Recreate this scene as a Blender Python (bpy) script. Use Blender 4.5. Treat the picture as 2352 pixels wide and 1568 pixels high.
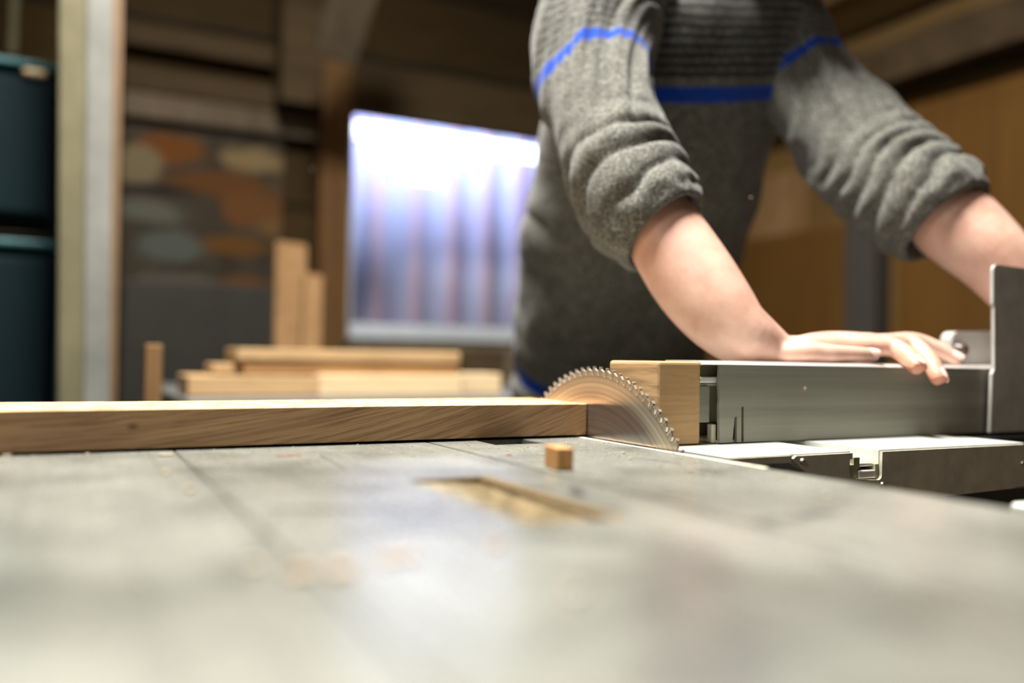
import bpy, bmesh, math, random
from mathutils import Vector, Matrix, noise
random.seed(7)
sc = bpy.context.scene
for o in list(bpy.data.objects): bpy.data.objects.remove(o)
V = Vector
# ------------------------------------------------------------------ camera
CAM = V((0, 0, 0.078)); FPX = 1980.13
yaw, pitch, roll = math.radians(27.3742), math.radians(1.18216), math.radians(0.88595)
Fh = V((math.sin(yaw), math.cos(yaw), 0)); Z = V((0, 0, 1)); R0 = Fh.cross(Z)
FW = math.cos(pitch)*Fh + math.sin(pitch)*Z; U0 = -math.sin(pitch)*Fh + math.cos(pitch)*Z
RT = math.cos(roll)*R0 + math.sin(roll)*U0; UP = -math.sin(roll)*R0 + math.cos(roll)*U0
cd = bpy.data.cameras.new('camera'); cam = bpy.data.objects.new('camera', cd); sc.collection.objects.link(cam)
M = Matrix((RT, UP, -FW)).transposed().to_4x4(); M.translation = CAM; cam.matrix_world = M
cd.sensor_width = 36; cd.lens = FPX/2352*36; cd.clip_start = 0.01; cd.clip_end = 50
cd.dof.use_dof = True; cd.dof.focus_distance = 0.80; cd.dof.aperture_fstop = 1.5; cd.dof.aperture_blades = 0
sc.camera = cam
# ------------------------------------------------------------------ world, lamps, exposure
w = bpy.data.worlds.new('world'); sc.world = w; w.use_nodes = True
w.node_tree.nodes['Background'].inputs[0].default_value = (1.0, .86, .66, 1)
w.node_tree.nodes['Background'].inputs[1].default_value = 0.012
def area(name, loc, target, sx, sy, power, col):
    l = bpy.data.lights.new(name, 'AREA'); l.shape = 'RECTANGLE'; l.size = sx; l.size_y = sy; l.energy = power; l.color = col
    o = bpy.data.objects.new(name, l); sc.collection.objects.link(o); o.location = loc
    o.rotation_euler = (V(target)-V(loc)).to_track_quat('-Z', 'Y').to_euler(); return o
area('ceiling_lamp', (.22, .86, 2.05), (.32, .82, 0), .75, .3, 225, (1.0, .965, .90))
area('side_fill', (-1.7, -.05, 1.35), (.6, .9, .2), .9, .5, 17, (1.0, .94, .85))  # added fill for the front faces, no known source
area('far_side_lamp', (2.1, 1.75, 1.60), (1.1, .9, .3), .9, .3, 14, (1.0, .95, .86))
area('back_room_lamp', (.6, 2.3, 2.1), (.6, 2.6, 0), 1.4, .5, 4, (1.0, .74, .42))
area('curtain_fill', (1.4, 3.55, 2.0), (1.4, 4.0, .0), 1.3, .3, 60, (.72, .80, 1.0))  # added unseen light that evens out the curtain's brightness
sc.view_settings.view_transform = 'Standard'; sc.view_settings.look = 'None'; sc.view_settings.exposure = 0.0
sc.view_settings.gamma = 1; sc.view_settings.use_curve_mapping = False

def ray(x, y): return FW + RT*((x-1176)/FPX) - UP*((y-784)/FPX)
def at(x, y, D): return CAM + ray(x, y)*D
def onY(x, y, Y): r = ray(x, y); return CAM + r*(Y/r.y)
def onX(x, y, X): r = ray(x, y); return CAM + r*(X/r.x)
def onZ(x, y, z=0.0): r = ray(x, y); return CAM + r*((z-CAM.z)/r.z)

# ------------------------------------------------------------------ object helpers
C = sc.collection
def tagp(o, label=None, cat=None, group=None, kind=None):
    if label: o['label'] = label
    if cat: o['category'] = cat
    if group: o['group'] = group
    if kind: o['kind'] = kind
    return o
def thing(name, loc, label, cat, group=None, rz=0):
    o = bpy.data.objects.new(name, None); C.objects.link(o); o.location = loc; o.rotation_euler = (0, 0, rz)
    o.empty_display_size = .05
    return tagp(o, label, cat, group)
def obj(name, bm, mat, parent=None, smooth=False, local=False):
    """mesh coordinates are world coordinates; origin goes to the parent's origin or to the mesh's base"""
    bmesh.ops.recalc_face_normals(bm, faces=bm.faces[:])
    me = bpy.data.meshes.new(name); bm.to_mesh(me); bm.free()
    return link(name, me, mat, parent, smooth, local)
def link(name, me, mat, parent=None, smooth=False, local=False):
    o = bpy.data.objects.new(name, me); C.objects.link(o)
    if mat: me.materials.clear(); me.materials.append(mat)
    if smooth:
        for p in me.polygons: p.use_smooth = True
    if parent is not None:
        o.parent = parent
        if not local:
            q = parent; off = V((0, 0, 0))
            while q is not None: off = off + V(q.location); q = q.parent
            me.transform(Matrix.Translation(-off))
    elif not local:
        xs = [v.co for v in me.vertices]
        c = V(((min(v.x for v in xs)+max(v.x for v in xs))/2, (min(v.y for v in xs)+max(v.y for v in xs))/2, min(v.z for v in xs)))
        me.transform(Matrix.Translation(-c)); o.location = c
    return o
def box(bm, x0, x1, y0, y1, z0, z1, bev=0.0, seg=2, rot=None, jit=0):
    r = bmesh.ops.create_cube(bm, size=1)
    vs = r['verts']
    for v in vs:
        v.co = V(((v.co.x+.5)*(x1-x0)+x0, (v.co.y+.5)*(y1-y0)+y0, (v.co.z+.5)*(z1-z0)+z0))
    if bev > 0:
        es = list({e for v in vs for e in v.link_edges})
        g = bmesh.ops.bevel(bm, geom=es, offset=bev, segments=seg, affect='EDGES', profile=.5)
        vs = list({v for f in g['faces'] for v in f.verts} | {v for v in vs if v.is_valid})
    if rot is not None:
        c = V(((x0+x1)/2, (y0+y1)/2, (z0+z1)/2))
        for v in vs: v.co = c + rot @ (v.co-c)
    return vs
def bx(name, mat, parent, *a, **k):
    bm = bmesh.new(); box(bm, *a, **k); return obj(name, bm, mat, parent)
def plank(bm, p, q, w_, t, bev=.002, side=None):
    """a bar of section w_ x t from p to q"""
    p, q = V(p), V(q); d = q-p; L = d.length; z = d.normalized()
    s = side or (V((0, 1, 0)) if abs(z.y) < .9 else V((1, 0, 0)))
    y = (s - z*s.dot(z)).normalized(); x = y.cross(z)
    vs = box(bm, -w_/2, w_/2, -t/2, t/2, 0, L, bev)
    m = Matrix((x, y, z)).transposed()
    for v in vs: v.co = p + m @ v.co
def prism(bm, pts, y0, y1):
    """polygon in (x, z) pulled from y0 to y1"""
    a = [bm.verts.new((x, y0, z)) for x, z in pts]; b = [bm.verts.new((x, y1, z)) for x, z in pts]
    n = len(pts)
    bm.faces.new(a); bm.faces.new(b[::-1])
    for i in range(n): bm.faces.new((a[i], b[i], b[(i+1) % n], a[(i+1) % n]))
def prismX(bm, pts, x0, x1):
    a = [bm.verts.new((x0, y, z)) for y, z in pts]; b = [bm.verts.new((x1, y, z)) for y, z in pts]
    n = len(pts)
    bm.faces.new(a); bm.faces.new(b[::-1])
    for i in range(n): bm.faces.new((a[i], b[i], b[(i+1) % n], a[(i+1) % n]))
def disc(bm, c, axis, r, h, seg=24, bev=0):
    axis = V(axis).normalized(); q = Z.rotation_difference(axis)
    g = bmesh.ops.create_cone(bm, cap_ends=True, segments=seg, radius1=r, radius2=r-bev, depth=h)
    for v in g['verts']: v.co = V(c) + q @ v.co

# ------------------------------------------------------------------ material helpers
class NT:
    def __init__(s, name):
        s.m = bpy.data.materials.new(name); s.m.use_nodes = True; s.t = s.m.node_tree; s.b = s.t.nodes['Principled BSDF']
        s.tc = s.n('ShaderNodeTexCoord')
    def n(s, typ, **kw):
        nd = s.t.nodes.new(typ)
        for k, v in kw.items(): setattr(nd, k, v)
        return nd
    def l(s, a, b): s.t.links.new(a, b)
    def set(s, **kw):
        for k, v in kw.items():
            i = s.b.inputs[k.replace('_', ' ')]; i.default_value = (*v, 1) if i.type == 'RGBA' else v
    def mapped(s, scale=(1, 1, 1), rot=(0, 0, 0), loc=(0, 0, 0)):
        mp = s.n('ShaderNodeMapping'); mp.inputs['Scale'].default_value = scale; mp.inputs['Rotation'].default_value = rot
        mp.inputs['Location'].default_value = loc; s.l(s.tc.outputs['Object'], mp.inputs[0]); return mp.outputs[0]
    def noise(s, vec, scale, detail=4, rough=.55, dist=0):
        nd = s.n('ShaderNodeTexNoise'); nd.inputs['Scale'].default_value = scale; nd.inputs['Detail'].default_value = detail
        nd.inputs['Roughness'].default_value = rough; nd.inputs['Distortion'].default_value = dist; s.l(vec, nd.inputs['Vector']); return nd.outputs[0]
    def ramp(s, fac, stops):
        r = s.n('ShaderNodeValToRGB'); e = r.color_ramp.elements
        while len(e) < len(stops): e.new(.5)
        for i, (p, c) in enumerate(stops): e[i].position = p; e[i].color = (*c, 1) if isinstance(c, tuple) else (c, c, c, 1)
        s.l(fac, r.inputs[0]); return r.outputs[0]
    def mix(s, fac, a, b, mode='MIX'):
        m = s.n('ShaderNodeMix', data_type='RGBA', blend_type=mode)
        for i, v in ((0, fac), (6, a), (7, b)):
            if isinstance(v, (int, float)): m.inputs[i].default_value = v
            elif isinstance(v, tuple): m.inputs[i].default_value = (*v, 1)
            else: s.l(v, m.inputs[i])
        return m.outputs[2]
    def math(s, op, a, b=None):
        m = s.n('ShaderNodeMath', operation=op)
        for i, v in ((0, a), (1, b)):
            if v is None: continue
            if isinstance(v, (int, float)): m.inputs[i].default_value = v
            else: s.l(v, m.inputs[i])
        return m.outputs[0]
    def bump(s, h, strength=.3, dist=.001):
        b = s.n('ShaderNodeBump'); b.inputs['Strength'].default_value = strength; b.inputs['Distance'].default_value = dist
        s.l(h, b.inputs['Height']); s.l(b.outputs[0], s.b.inputs['Normal'])
    def color(s, c): s.l(c, s.b.inputs['Base Color'])
def wood(name, light, dark, axis='x', fine=1.0, rough=.62, contrast=.5, tilt=0.0):
    t = NT(name); s = {'x': (4, 60, 60), 'y': (60, 4, 60), 'z': (60, 60, 4)}[axis]
    s = tuple(v*fine for v in s); rot = {'x': (0, tilt, 0), 'y': (0, 0, tilt), 'z': (0, tilt, 0)}[axis]
    v = t.mapped(s, rot); big = t.mapped(tuple(q*.18 for q in s), rot)
    a = t.ramp(t.noise(big, 1.0, 3, .5, .8), [(.32, dark), (.68, light)])
    streak = t.ramp(t.noise(v, 3.2, 5, .65, .3), [(.42, (.30, .26, .2)), (.56, (1, 1, 1))])
    t.color(t.mix(contrast, a, streak, 'MULTIPLY')); t.set(Roughness=rough)
    t.bump(t.noise(v, 3.2, 4), .25, .0006); return t.m
def plain(name, col, rough=.5, metal=0.0, var=.25, scale=12, bump=.1):
    t = NT(name); n = t.noise(t.mapped(), scale, 4)
    t.color(t.ramp(n, [(.3, tuple(c*(1-var) for c in col)), (.7, tuple(min(1, c*(1+var)) for c in col))]))
    t.set(Roughness=rough, Metallic=metal)
    if bump: t.bump(t.noise(t.mapped(), scale*8, 3), bump, .0008)
    return t.m
def brushed(name, col, rough=.38, metal=.85, axis='x', var=.2):
    t = NT(name); s = {'x': (2, 90, 90), 'y': (90, 2, 90), 'z': (90, 90, 2)}[axis]
    n = t.noise(t.mapped(s), 1.2, 5, .6); big = t.noise(t.mapped(tuple(q*.25 for q in s)), 1.0, 3, .6)
    f = t.mix(.55, n, big)
    t.color(t.ramp(f, [(.35, tuple(c*(1-var) for c in col)), (.62, tuple(c*(1+var) for c in col))]))
    t.set(Metallic=metal); t.l(t.ramp(f, [(.3, rough+.12), (.7, rough-.08)]), t.b.inputs['Roughness']); t.bump(n, .12, .0004)
    return t.m

# ------------------------------------------------------------------ materials
def oak(name='oak', k=1.0):
    t = NT(name)
    # grain lies level at the left end and climbs towards the right end (object x runs along the board)
    sep = t.n('ShaderNodeSeparateXYZ'); t.l(t.tc.outputs['Object'], sep.inputs[0]); x, y, z = sep.outputs
    xs = t.math('MAXIMUM', t.math('ADD', x, .16), 0.0)
    bend = t.math('MULTIPLY', t.math('MULTIPLY', xs, xs), -.34)
    kx = t.math('SUBTRACT', x, -.023); kz = t.math('SUBTRACT', z, .0175)   # a pin knot
    d2 = t.math('ADD', t.math('MULTIPLY', t.math('MULTIPLY', kx, kx), .35), t.math('MULTIPLY', kz, kz))
    g = t.math('POWER', 2.718, t.math('MULTIPLY', d2, -16000.0))
    push = t.math('MULTIPLY', t.math('MULTIPLY', kz, g), -.55)
    z2 = t.math('ADD', t.math('ADD', z, bend), push)
    cb = t.n('ShaderNodeCombineXYZ'); t.l(x, cb.inputs[0]); t.l(y, cb.inputs[1]); t.l(z2, cb.inputs[2])
    def mp(s):
        m = t.n('ShaderNodeMapping'); m.inputs['Scale'].default_value = s; t.l(cb.outputs[0], m.inputs[0]); return m.outputs[0]
    big = t.noise(mp((3, 14, 110)), 1.0, 3, .55, .5)
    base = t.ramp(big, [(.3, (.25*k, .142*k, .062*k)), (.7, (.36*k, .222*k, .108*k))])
    pores = t.ramp(t.noise(mp((16, 60, 620)), 1.0, 4, .6, .4), [(.40, (.38, .28, .2)), (.50, (1, 1, 1))])
    rings = t.ramp(t.noise(mp((5, 30, 300)), 1.0, 3, .6, 1.0), [(.40, (.6, .52, .44)), (.55, (1, 1, 1))])
    c = t.mix(.45, t.mix(.6, base, pores, 'MULTIPLY'), rings, 'MULTIPLY')
    kd = t.math('POWER', 2.718, t.math('MULTIPLY', d2, -180000.0))
    face = t.math('LESS_THAN', y, -.05)
    c = t.mix(t.math('MULTIPLY', t.math('MULTIPLY', kd, .85), face), c, (.05, .02, .008))
    t.color(c); t.set(Roughness=.55); t.bump(t.noise(mp((16, 60, 620)), 1.0, 3), .2, .0005); return t.m
def cast_iron():
    t = NT('worn_cast_iron'); n1 = t.noise(t.mapped((1, 1, 1)), 4.0, 6, .62, .4)
    n2 = t.noise(t.mapped((14, 3, 1), (0, 0, 0), (3, 1, 0)), 1.2, 5, .6, .6); fine = t.noise(t.mapped(), 420, 2)
    lines = t.noise(t.mapped((150, 2.2, 1)), 1.0, 3, .6)
    blot = t.noise(t.mapped((1, 1, 1), (0, 0, 0), (7, 2, 0)), 9.0, 5, .6, .3)
    c = t.ramp(n1, [(.32, (.165, .170, .150)), (.50, (.262, .268, .238)), (.70, (.36, .367, .325))])
    c = t.mix(.75, c, t.ramp(blot, [(.36, (.52, .52, .52)), (.54, (1, 1, 1))]), 'MULTIPLY')
    c = t.mix(.30, c, t.ramp(n2, [(.32, (.50, .51, .53)), (.50, (1, 1, 1))]), 'MULTIPLY')
    c = t.mix(.25, c, t.ramp(lines, [(.36, (.55, .55, .56)), (.52, (1, 1, 1))]), 'MULTIPLY')
    c = t.mix(.5, c, t.ramp(fine, [(.4, (.66, .65, .62)), (.6, (1.15, 1.14, 1.1))]), 'MULTIPLY')
    # dark smears and fine scored lines, at fixed places on the table (x0, y0, x1, y1, width)
    sep = t.n('ShaderNodeSeparateXYZ'); geo = t.n('ShaderNodeNewGeometry'); t.l(geo.outputs['Position'], sep.inputs[0])
    X, Y, _ = sep.outputs; mask = None
    wob = t.math('MULTIPLY', t.math('SUBTRACT', t.noise(t.mapped(), 45, 3), .5), .012)
    for (a, b, wd, k) in SMEARS:
        p, q = onZ(*a), onZ(*b); d = q-p; L2 = d.x*d.x+d.y*d.y
        dx = t.math('SUBTRACT', X, p.x); dy = t.math('SUBTRACT', Y, p.y)
        s = t.math('DIVIDE', t.math('ADD', t.math('MULTIPLY', dx, d.x), t.math('MULTIPLY', dy, d.y)), L2)
        s = t.math('MINIMUM', t.math('MAXIMUM', s, 0.0), 1.0)
        ex = t.math('SUBTRACT', dx, t.math('MULTIPLY', s, d.x)); ey = t.math('SUBTRACT', dy, t.math('MULTIPLY', s, d.y))
        dist = t.math('SQRT', t.math('ADD', t.math('MULTIPLY', ex, ex), t.math('MULTIPLY', ey, ey)))
        if wd > .002: dist = t.math('ADD', dist, wob)
        mm = t.n('ShaderNodeMapRange', interpolation_type='SMOOTHSTEP'); t.l(dist, mm.inputs[0]); mm.inputs[1].default_value = wd*.25
        mm.inputs[2].default_value = wd; mm.inputs[3].default_value = k; mm.inputs[4].default_value = 0
        mask = mm.outputs[0] if mask is None else t.math('MAXIMUM', mask, mm.outputs[0])
    c = t.mix(mask, c, (.05, .053, .06))
    t.color(c); t.set(Metallic=.30); t.l(t.ramp(n2, [(.3, .31), (.7, .22)]), t.b.inputs['Roughness'])
    t.bump(t.noise(t.mapped(), 300, 3), .12, .0004); return t.m
SMEARS = [((1320, 1118), (1335, 1140), .006, .85), ((1340, 1132), (1500, 1140), .005, .8), ((1500, 1140), (1590, 1128), .003, .5),
          ((560, 1068), (625, 1083), .0016, .8), ((530, 1081), (600, 1078), .0016, .6), ((735, 1045), (797, 1078), .0014, .9),
          ((740, 1070), (1010, 1063), .0009, .7), ((640, 1170), (900, 1172), .010, .65), ((900, 1168), (1000, 1165), .007, .4),
          ((1840, 1185), (1900, 1175), .007, .8), ((1740, 1200), (1840, 1188), .006, .7), ((1420, 1125), (1530, 1140), .003, .5),
          ((1500, 1055), (1660, 1085), .003, .55), ((1440, 1050), (1560, 1062), .003, .5), ((640, 1180), (540, 1330), .004, .25),
          ((1560, 1250), (1640, 1568), .028, .45), ((1250, 1230), (1500, 1250), .012, .35), ((1600, 1180), (1760, 1210), .010, .35), ((1890, 1275), (2000, 1330), .010, .35)]
def knit():
    t = NT('knit_fleece'); n = t.noise(t.mapped(), 260, 3, .7); n2 = t.noise(t.mapped(), 45, 4, .6)
    c = t.ramp(n, [(.3, (.028, .028, .024)), (.52, (.095, .094, .081)), (.72, (.21, .208, .18))])
    c = t.mix(.5, c, t.ramp(n2, [(.35, (.55, .55, .55)), (.65, (1.2, 1.2, 1.2))]), 'MULTIPLY')
    a = t.n('ShaderNodeAttribute', attribute_name='pattern'); sp = t.n('ShaderNodeSeparateColor'); t.l(a.outputs['Color'], sp.inputs[0])
    c = t.mix(sp.outputs[1], c, (.010, .010, .010))      # knitted yoke lines, darkened further to stand in for chest shade
    c = t.mix(sp.outputs[0], c, (.0015, .034, .27))       # blue stripe
    t.color(c); t.set(Roughness=.95, Specular_IOR_Level=.15, Sheen_Weight=.12); t.bump(n, .5, .0015); return t.m
def skin():
    t = NT('skin'); n = t.noise(t.mapped(), 28, 4); n2 = t.noise(t.mapped(), 8, 2)
    c = t.ramp(n, [(.3, (.46, .255, .19)), (.7, (.60, .39, .305))]); c = t.mix(t.ramp(n2, [(.45, 0.0), (.75, .45)]), c, (.56, .285, .22))
    a = t.n('ShaderNodeAttribute', attribute_name='flush'); c = t.mix(t.math('MULTIPLY', a.outputs['Fac'], .75), c, (.62, .20, .11))
    t.color(c); t.set(Roughness=.48, Subsurface_Weight=.18, Subsurface_Scale=.006, Subsurface_Radius=(1.0, .35, .2))
    t.bump(t.noise(t.mapped(), 500, 2), .1, .0003); return t.m
def rust_sheet():
    t = NT('rust_patched_sheet'); sep = t.n('ShaderNodeSeparateXYZ'); t.l(t.tc.outputs['Object'], sep.inputs[0]); X, _, Zz = sep.outputs
    n = t.noise(t.mapped(), 9, 4); c = t.ramp(n, [(.3, (.022, .017, .011)), (.7, (.045, .038, .027))])
    nn = t.math('MULTIPLY', t.math('SUBTRACT', t.noise(t.mapped(), 7, 4), .5), 1.3)
    # blobs: centre as a share of the sheet's width and height, radii, colour
    for (u, v, ru, rv, col) in ((.28, .93, .24, .06, (0.0935, 0.033, 0.0055)), (.82, .92, .24, .05, (0.132, 0.099, 0.0495)), (.1, .86, .14, .08, (0.11, 0.0935, 0.055)),
                                (.62, .82, .40, .055, (0.0715, 0.0308, 0.0077)), (.80, .74, .22, .07, (0.088, 0.0385, 0.011)), (.22, .78, .26, .02, (0.011, 0.0099, 0.00825)),
                                (.15, .70, .22, .05, (0.0715, 0.077, 0.0605)), (.30, .58, .26, .06, (0.0605, 0.0715, 0.0633)), (.70, .60, .26, .04, (0.0825, 0.0385, 0.00825)),
                                (.92, .68, .10, .04, (0.0935, 0.055, 0.0193)), (.76, .46, .2, .03, (0.0935, 0.0413, 0.011)), (.35, .46, .28, .03, (0.066, 0.0633, 0.0495)), (.75, .3, .3, .06, (0.055, 0.0523, 0.044))):
        dx = t.math('DIVIDE', t.math('SUBTRACT', X, (u-.5)*RW), ru*RW); dz = t.math('DIVIDE', t.math('SUBTRACT', Zz, v*RH), rv*RH)
        d = t.math('ADD', t.math('SQRT', t.math('ADD', t.math('MULTIPLY', dx, dx), t.math('MULTIPLY', dz, dz))), nn)
        mm = t.n('ShaderNodeMapRange', interpolation_type='SMOOTHSTEP'); t.l(d, mm.inputs[0])
        mm.inputs[1].default_value = .65; mm.inputs[2].default_value = 1.15; mm.inputs[3].default_value = 1; mm.inputs[4].default_value = 0
        c = t.mix(mm.outputs[0], c, col)
    t.color(t.mix(1.0, c, (.68, .64, .60), 'MULTIPLY')); t.set(Roughness=.8, Specular_IOR_Level=.1); return t.m
def boards(name, light, dark, axis_period, vertical=False, seed=0.0, dirv='z'):
    """board wall: boards of one width side by side, each its own tone, with dark joints"""
    t = NT(name); sep = t.n('ShaderNodeSeparateXYZ'); t.l(t.tc.outputs['Object'], sep.inputs[0])
    q = t.math('DIVIDE', sep.outputs['XYZ'.index(dirv.upper())], axis_period)
    idx = t.math('FLOOR', q); fr = t.math('FRACT', q)
    wn = t.n('ShaderNodeTexWhiteNoise', noise_dimensions='1D'); t.l(t.math('ADD', idx, seed), wn.inputs['W'])
    c = t.mix(wn.outputs[0], dark, light); joint = t.math('LESS_THAN', fr, .07)
    n = t.noise(t.mapped((2, 2, 30) if dirv == 'z' else (30, 2, 2)), 2, 4, .6)
    c = t.mix(.6, c, t.ramp(n, [(.3, (.45, .42, .38)), (.7, (1.2, 1.15, 1.1))]), 'MULTIPLY'); c = t.mix(joint, c, (.004, .003, .002))
    t.color(c); t.set(Roughness=.8, Specular_IOR_Level=.1); return t.m
def corrugated():
    t = NT('lilac_curtain'); sep = t.n('ShaderNodeSeparateXYZ'); t.l(t.tc.outputs['Object'], sep.inputs[0])
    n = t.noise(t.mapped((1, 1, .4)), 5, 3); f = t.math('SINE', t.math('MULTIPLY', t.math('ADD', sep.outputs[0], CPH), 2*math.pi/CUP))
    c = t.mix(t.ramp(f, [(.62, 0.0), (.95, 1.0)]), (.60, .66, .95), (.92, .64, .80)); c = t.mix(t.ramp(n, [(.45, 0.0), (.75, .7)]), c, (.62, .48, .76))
    t.color(c); t.set(Roughness=.8); return t.m
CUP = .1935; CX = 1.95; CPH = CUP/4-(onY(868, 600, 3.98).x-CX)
def glass():
    t = NT('clear_glass'); mx = t.n('ShaderNodeMixShader'); tr = t.n('ShaderNodeBsdfTransparent'); gl = t.n('ShaderNodeBsdfGlossy')
    gl.inputs['Roughness'].default_value = .02; mx.inputs[0].default_value = .05
    t.l(tr.outputs[0], mx.inputs[1]); t.l(gl.outputs[0], mx.inputs[2]); t.l(mx.outputs[0], t.t.nodes['Material Output'].inputs[0]); return t.m
def emit(name, col, k):
    t = NT(name); t.set(Base_Color=(.9, .9, .9), Emission_Color=col, Emission_Strength=k); return t.m
def blade_mat():
    t = NT('saw_blade_steel'); sep = t.n('ShaderNodeSeparateXYZ'); t.l(t.tc.outputs['Object'], sep.inputs[0]); _, y, z = sep.outputs
    r = t.math('SQRT', t.math('ADD', t.math('MULTIPLY', y, y), t.math('MULTIPLY', z, z)))
    n = t.n('ShaderNodeTexNoise', noise_dimensions='1D'); n.inputs['Scale'].default_value = 240; n.inputs['Detail'].default_value = 3; t.l(r, n.inputs['W'])
    rim = t.n('ShaderNodeMapRange'); t.l(r, rim.inputs[0]); rim.inputs[1].default_value = .146; rim.inputs[2].default_value = .160
    inner = t.ramp(n.outputs[0], [(.35, (.36, .32, .30)), (.65, (.44, .40, .37))]); outer = t.ramp(n.outputs[0], [(.35, (.44, .40, .33)), (.65, (.62, .57, .48))])
    t.color(t.mix(rim.outputs[0], inner, outer)); t.set(Metallic=.9)
    t.l(t.mix(rim.outputs[0], (.20, .20, .20), (.42, .42, .42)), t.b.inputs['Roughness']); t.bump(n.outputs[0], .12, .0003); return t.m

M_oak = oak(); M_oak_top = oak('oak_lit_top', 2.6); M_iron = cast_iron(); M_knit = knit(); M_skin = skin(); M_blade = blade_mat()  # M_oak_top: same oak brightened, overhead light put into its colour
M_pine = wood('pine', (0.448, 0.288, 0.136), (0.352, 0.208, 0.088), 'x', 1.6, .6, .2)
M_pine_end = wood('pine_end_grain', (.62, .44, .25), (.40, .24, .11), 'y', .6, .65, .55, .8)
M_alu = brushed('fence_aluminium', (0.232, 0.2262, 0.1914), .42, .25, 'x', .22)
M_alu_top = brushed('bare_aluminium_edge', (.80, .80, .78), .30, .7, 'x', .06)
M_olive = plain('olive_inner_profile', (.34, .32, .20), .5, .3, .15, 30)
M_plate = plain('dull_steel_plate', (0.495, 0.45, 0.3675), .5, .15, .15, 60, .25)
M_carr = plain('anodised_carriage_top', (0.576, 0.592, 0.536), .42, .3, .08, 20, .1)
M_screw = plain('screw_steel', (.42, .40, .36), .3, .9, .1, 60, 0)
M_strip = plain('pale_highlight', (.80, .70, .52), .5, 0, .08, 60, 0)
M_black = plain('flat_black', (.008, .008, .008), .8, 0, .1, 10, 0)
M_brack = plain('grey_cast_bracket', (0.3758, 0.355, 0.3289), .55, .1, .14, 35, .25)
M_knob = plain('dark_brown_knob', (.055, .035, .03), .3, 0, .2, 20, 0)
M_under = plain('dark_underside_paint', (.02, .019, .017), .7, 0, .1, 8)
M_dpost = plain('dark_brown_post_paint', (.030, .025, .019), .7, 0, .1, 8)
M_mach = plain('grey_machine_paint', (0.02475, 0.02365, 0.0198), .5, .1, .1, 8)
def dust():
    t = NT('yellow_sawdust'); sep = t.n('ShaderNodeSeparateXYZ'); t.l(t.tc.outputs['Object'], sep.inputs[0])
    c = t.ramp(t.noise(t.mapped(), 110, 5, .8), [(.40, (.030, .019, .005)), (.50, (.085, .058, .020)), (.60, (.20, .150, .070))])
    k = t.math('ADD', t.math('MULTIPLY', sep.outputs[0], -22.0), t.math('MULTIPLY', t.noise(t.mapped(), 90, 3), .9))
    k = t.math('ADD', k, t.math('MULTIPLY', sep.outputs[1], 3.0))
    c = t.mix(t.ramp(k, [(.55, 0.0), (1.1, .6)]), c, (.22, .20, .15)); t.color(c); t.set(Roughness=.95); t.bump(t.noise(t.mapped(), 400, 3), .9, .001); return t.m
M_dust = dust()
M_dust2 = plain('pale_sawdust', (0.434, 0.392, 0.294), .95, 0, .25, 200, .3)
M_insert_wall = plain('worn_brass_brown_wood', (.13, .082, .026), .8, 0, .3, 90, .5)
M_cube = wood('offcut_oak', (.62, .33, .11), (.42, .19, .05), 'z', 3, .6, .45)
M_chip = plain('pale_wood_chip', (0.432, 0.348, 0.24), .8, 0, .15, 200, 0)
M_chip_p = plain('peach_wood_chip', (0.45, 0.3, 0.18), .8, 0, .15, 200, 0)
M_chip_r = plain('red_brown_splinter', (.32, .09, .03), .7, 0, .2, 200, 0)
M_b1 = wood('stacked_board_tan', (0.434, 0.2914, 0.1488), (0.3596, 0.2232, 0.0992), 'x', .6, .7, .3)
M_b2 = wood('stacked_board_orange', (0.3472, 0.1984, 0.0744), (0.2728, 0.1426, 0.0496), 'x', .6, .7, .3)
M_b3 = wood('stacked_board_cream', (0.624, 0.496, 0.304), (0.544, 0.4, 0.224), 'x', .6, .7, .2)
M_v = wood('leaning_board', (0.216, 0.126, 0.057), (0.15, 0.084, 0.033), 'z', .6, .7, .35)
M_trim = wood('window_post_wood', (0.1105, 0.0585, 0.0208), (0.0715, 0.03575, 0.0117), 'z', .6, .7, .35)
M_ply = wood('brown_panel', (0.1062, 0.051, 0.0102), (0.0765, 0.03485, 0.006375), 'z', .2, .7, .2)
M_darkwood = wood('dark_old_timber', (.055, .036, .016), (.025, .016, .007), 'x', .3, .8, .4)
M_grey_timber = wood('greyed_strut', (0.096, 0.0736, 0.048), (0.056, 0.0416, 0.0272), 'z', .4, .8, .3)
M_floor = plain('dusty_concrete', (.16, .145, .12), .85, 0, .3, 5, .3)
M_teal = plain('teal_plastic', (0.000275, 0.0077, 0.01045), .75, 0, .2, 3, .05)
M_teal_l = plain('light_teal_edge', (.010, .085, .095), .5, 0, .1, 5, 0)
M_cream = plain('cream_handle', (.55, .42, .24), .5, 0, .1, 20, 0)
M_post_y = plain('yellow_grey_paint', (0.11, 0.099, 0.05775), .7, 0, .2, 8, .2)
M_post_g = plain('pale_grey_paint', (0.1485, 0.1485, 0.1348), .7, 0, .22, 7, .2)
M_post_b = wood('bare_post_edge', (0.133, 0.0735, 0.0252), (0.091, 0.049, 0.0154), 'z', .8, .7, .3)
M_frame = plain('grey_window_frame', (.42, .46, .50), .5, 0, .06, 10, 0)
M_trouser = plain('dark_work_cloth', (.02, .022, .028), .9, 0, .2, 40, .4)
M_shoe = plain('black_shoe_leather', (.015, .013, .012), .5, 0, .2, 40, .2)
M_hair = plain('brown_hair', (.06, .035, .02), .6, 0, .3, 200, .8)
M_nail = plain('fingernail', (.80, .50, .44), .25, 0, .05, 30, 0)
M_bench = plain('grey_bench_top', (.13, .13, .125), .4, .1, .15, 6, .1)
M_teal.node_tree.nodes['Principled BSDF'].inputs['Specular IOR Level'].default_value = .15
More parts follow.
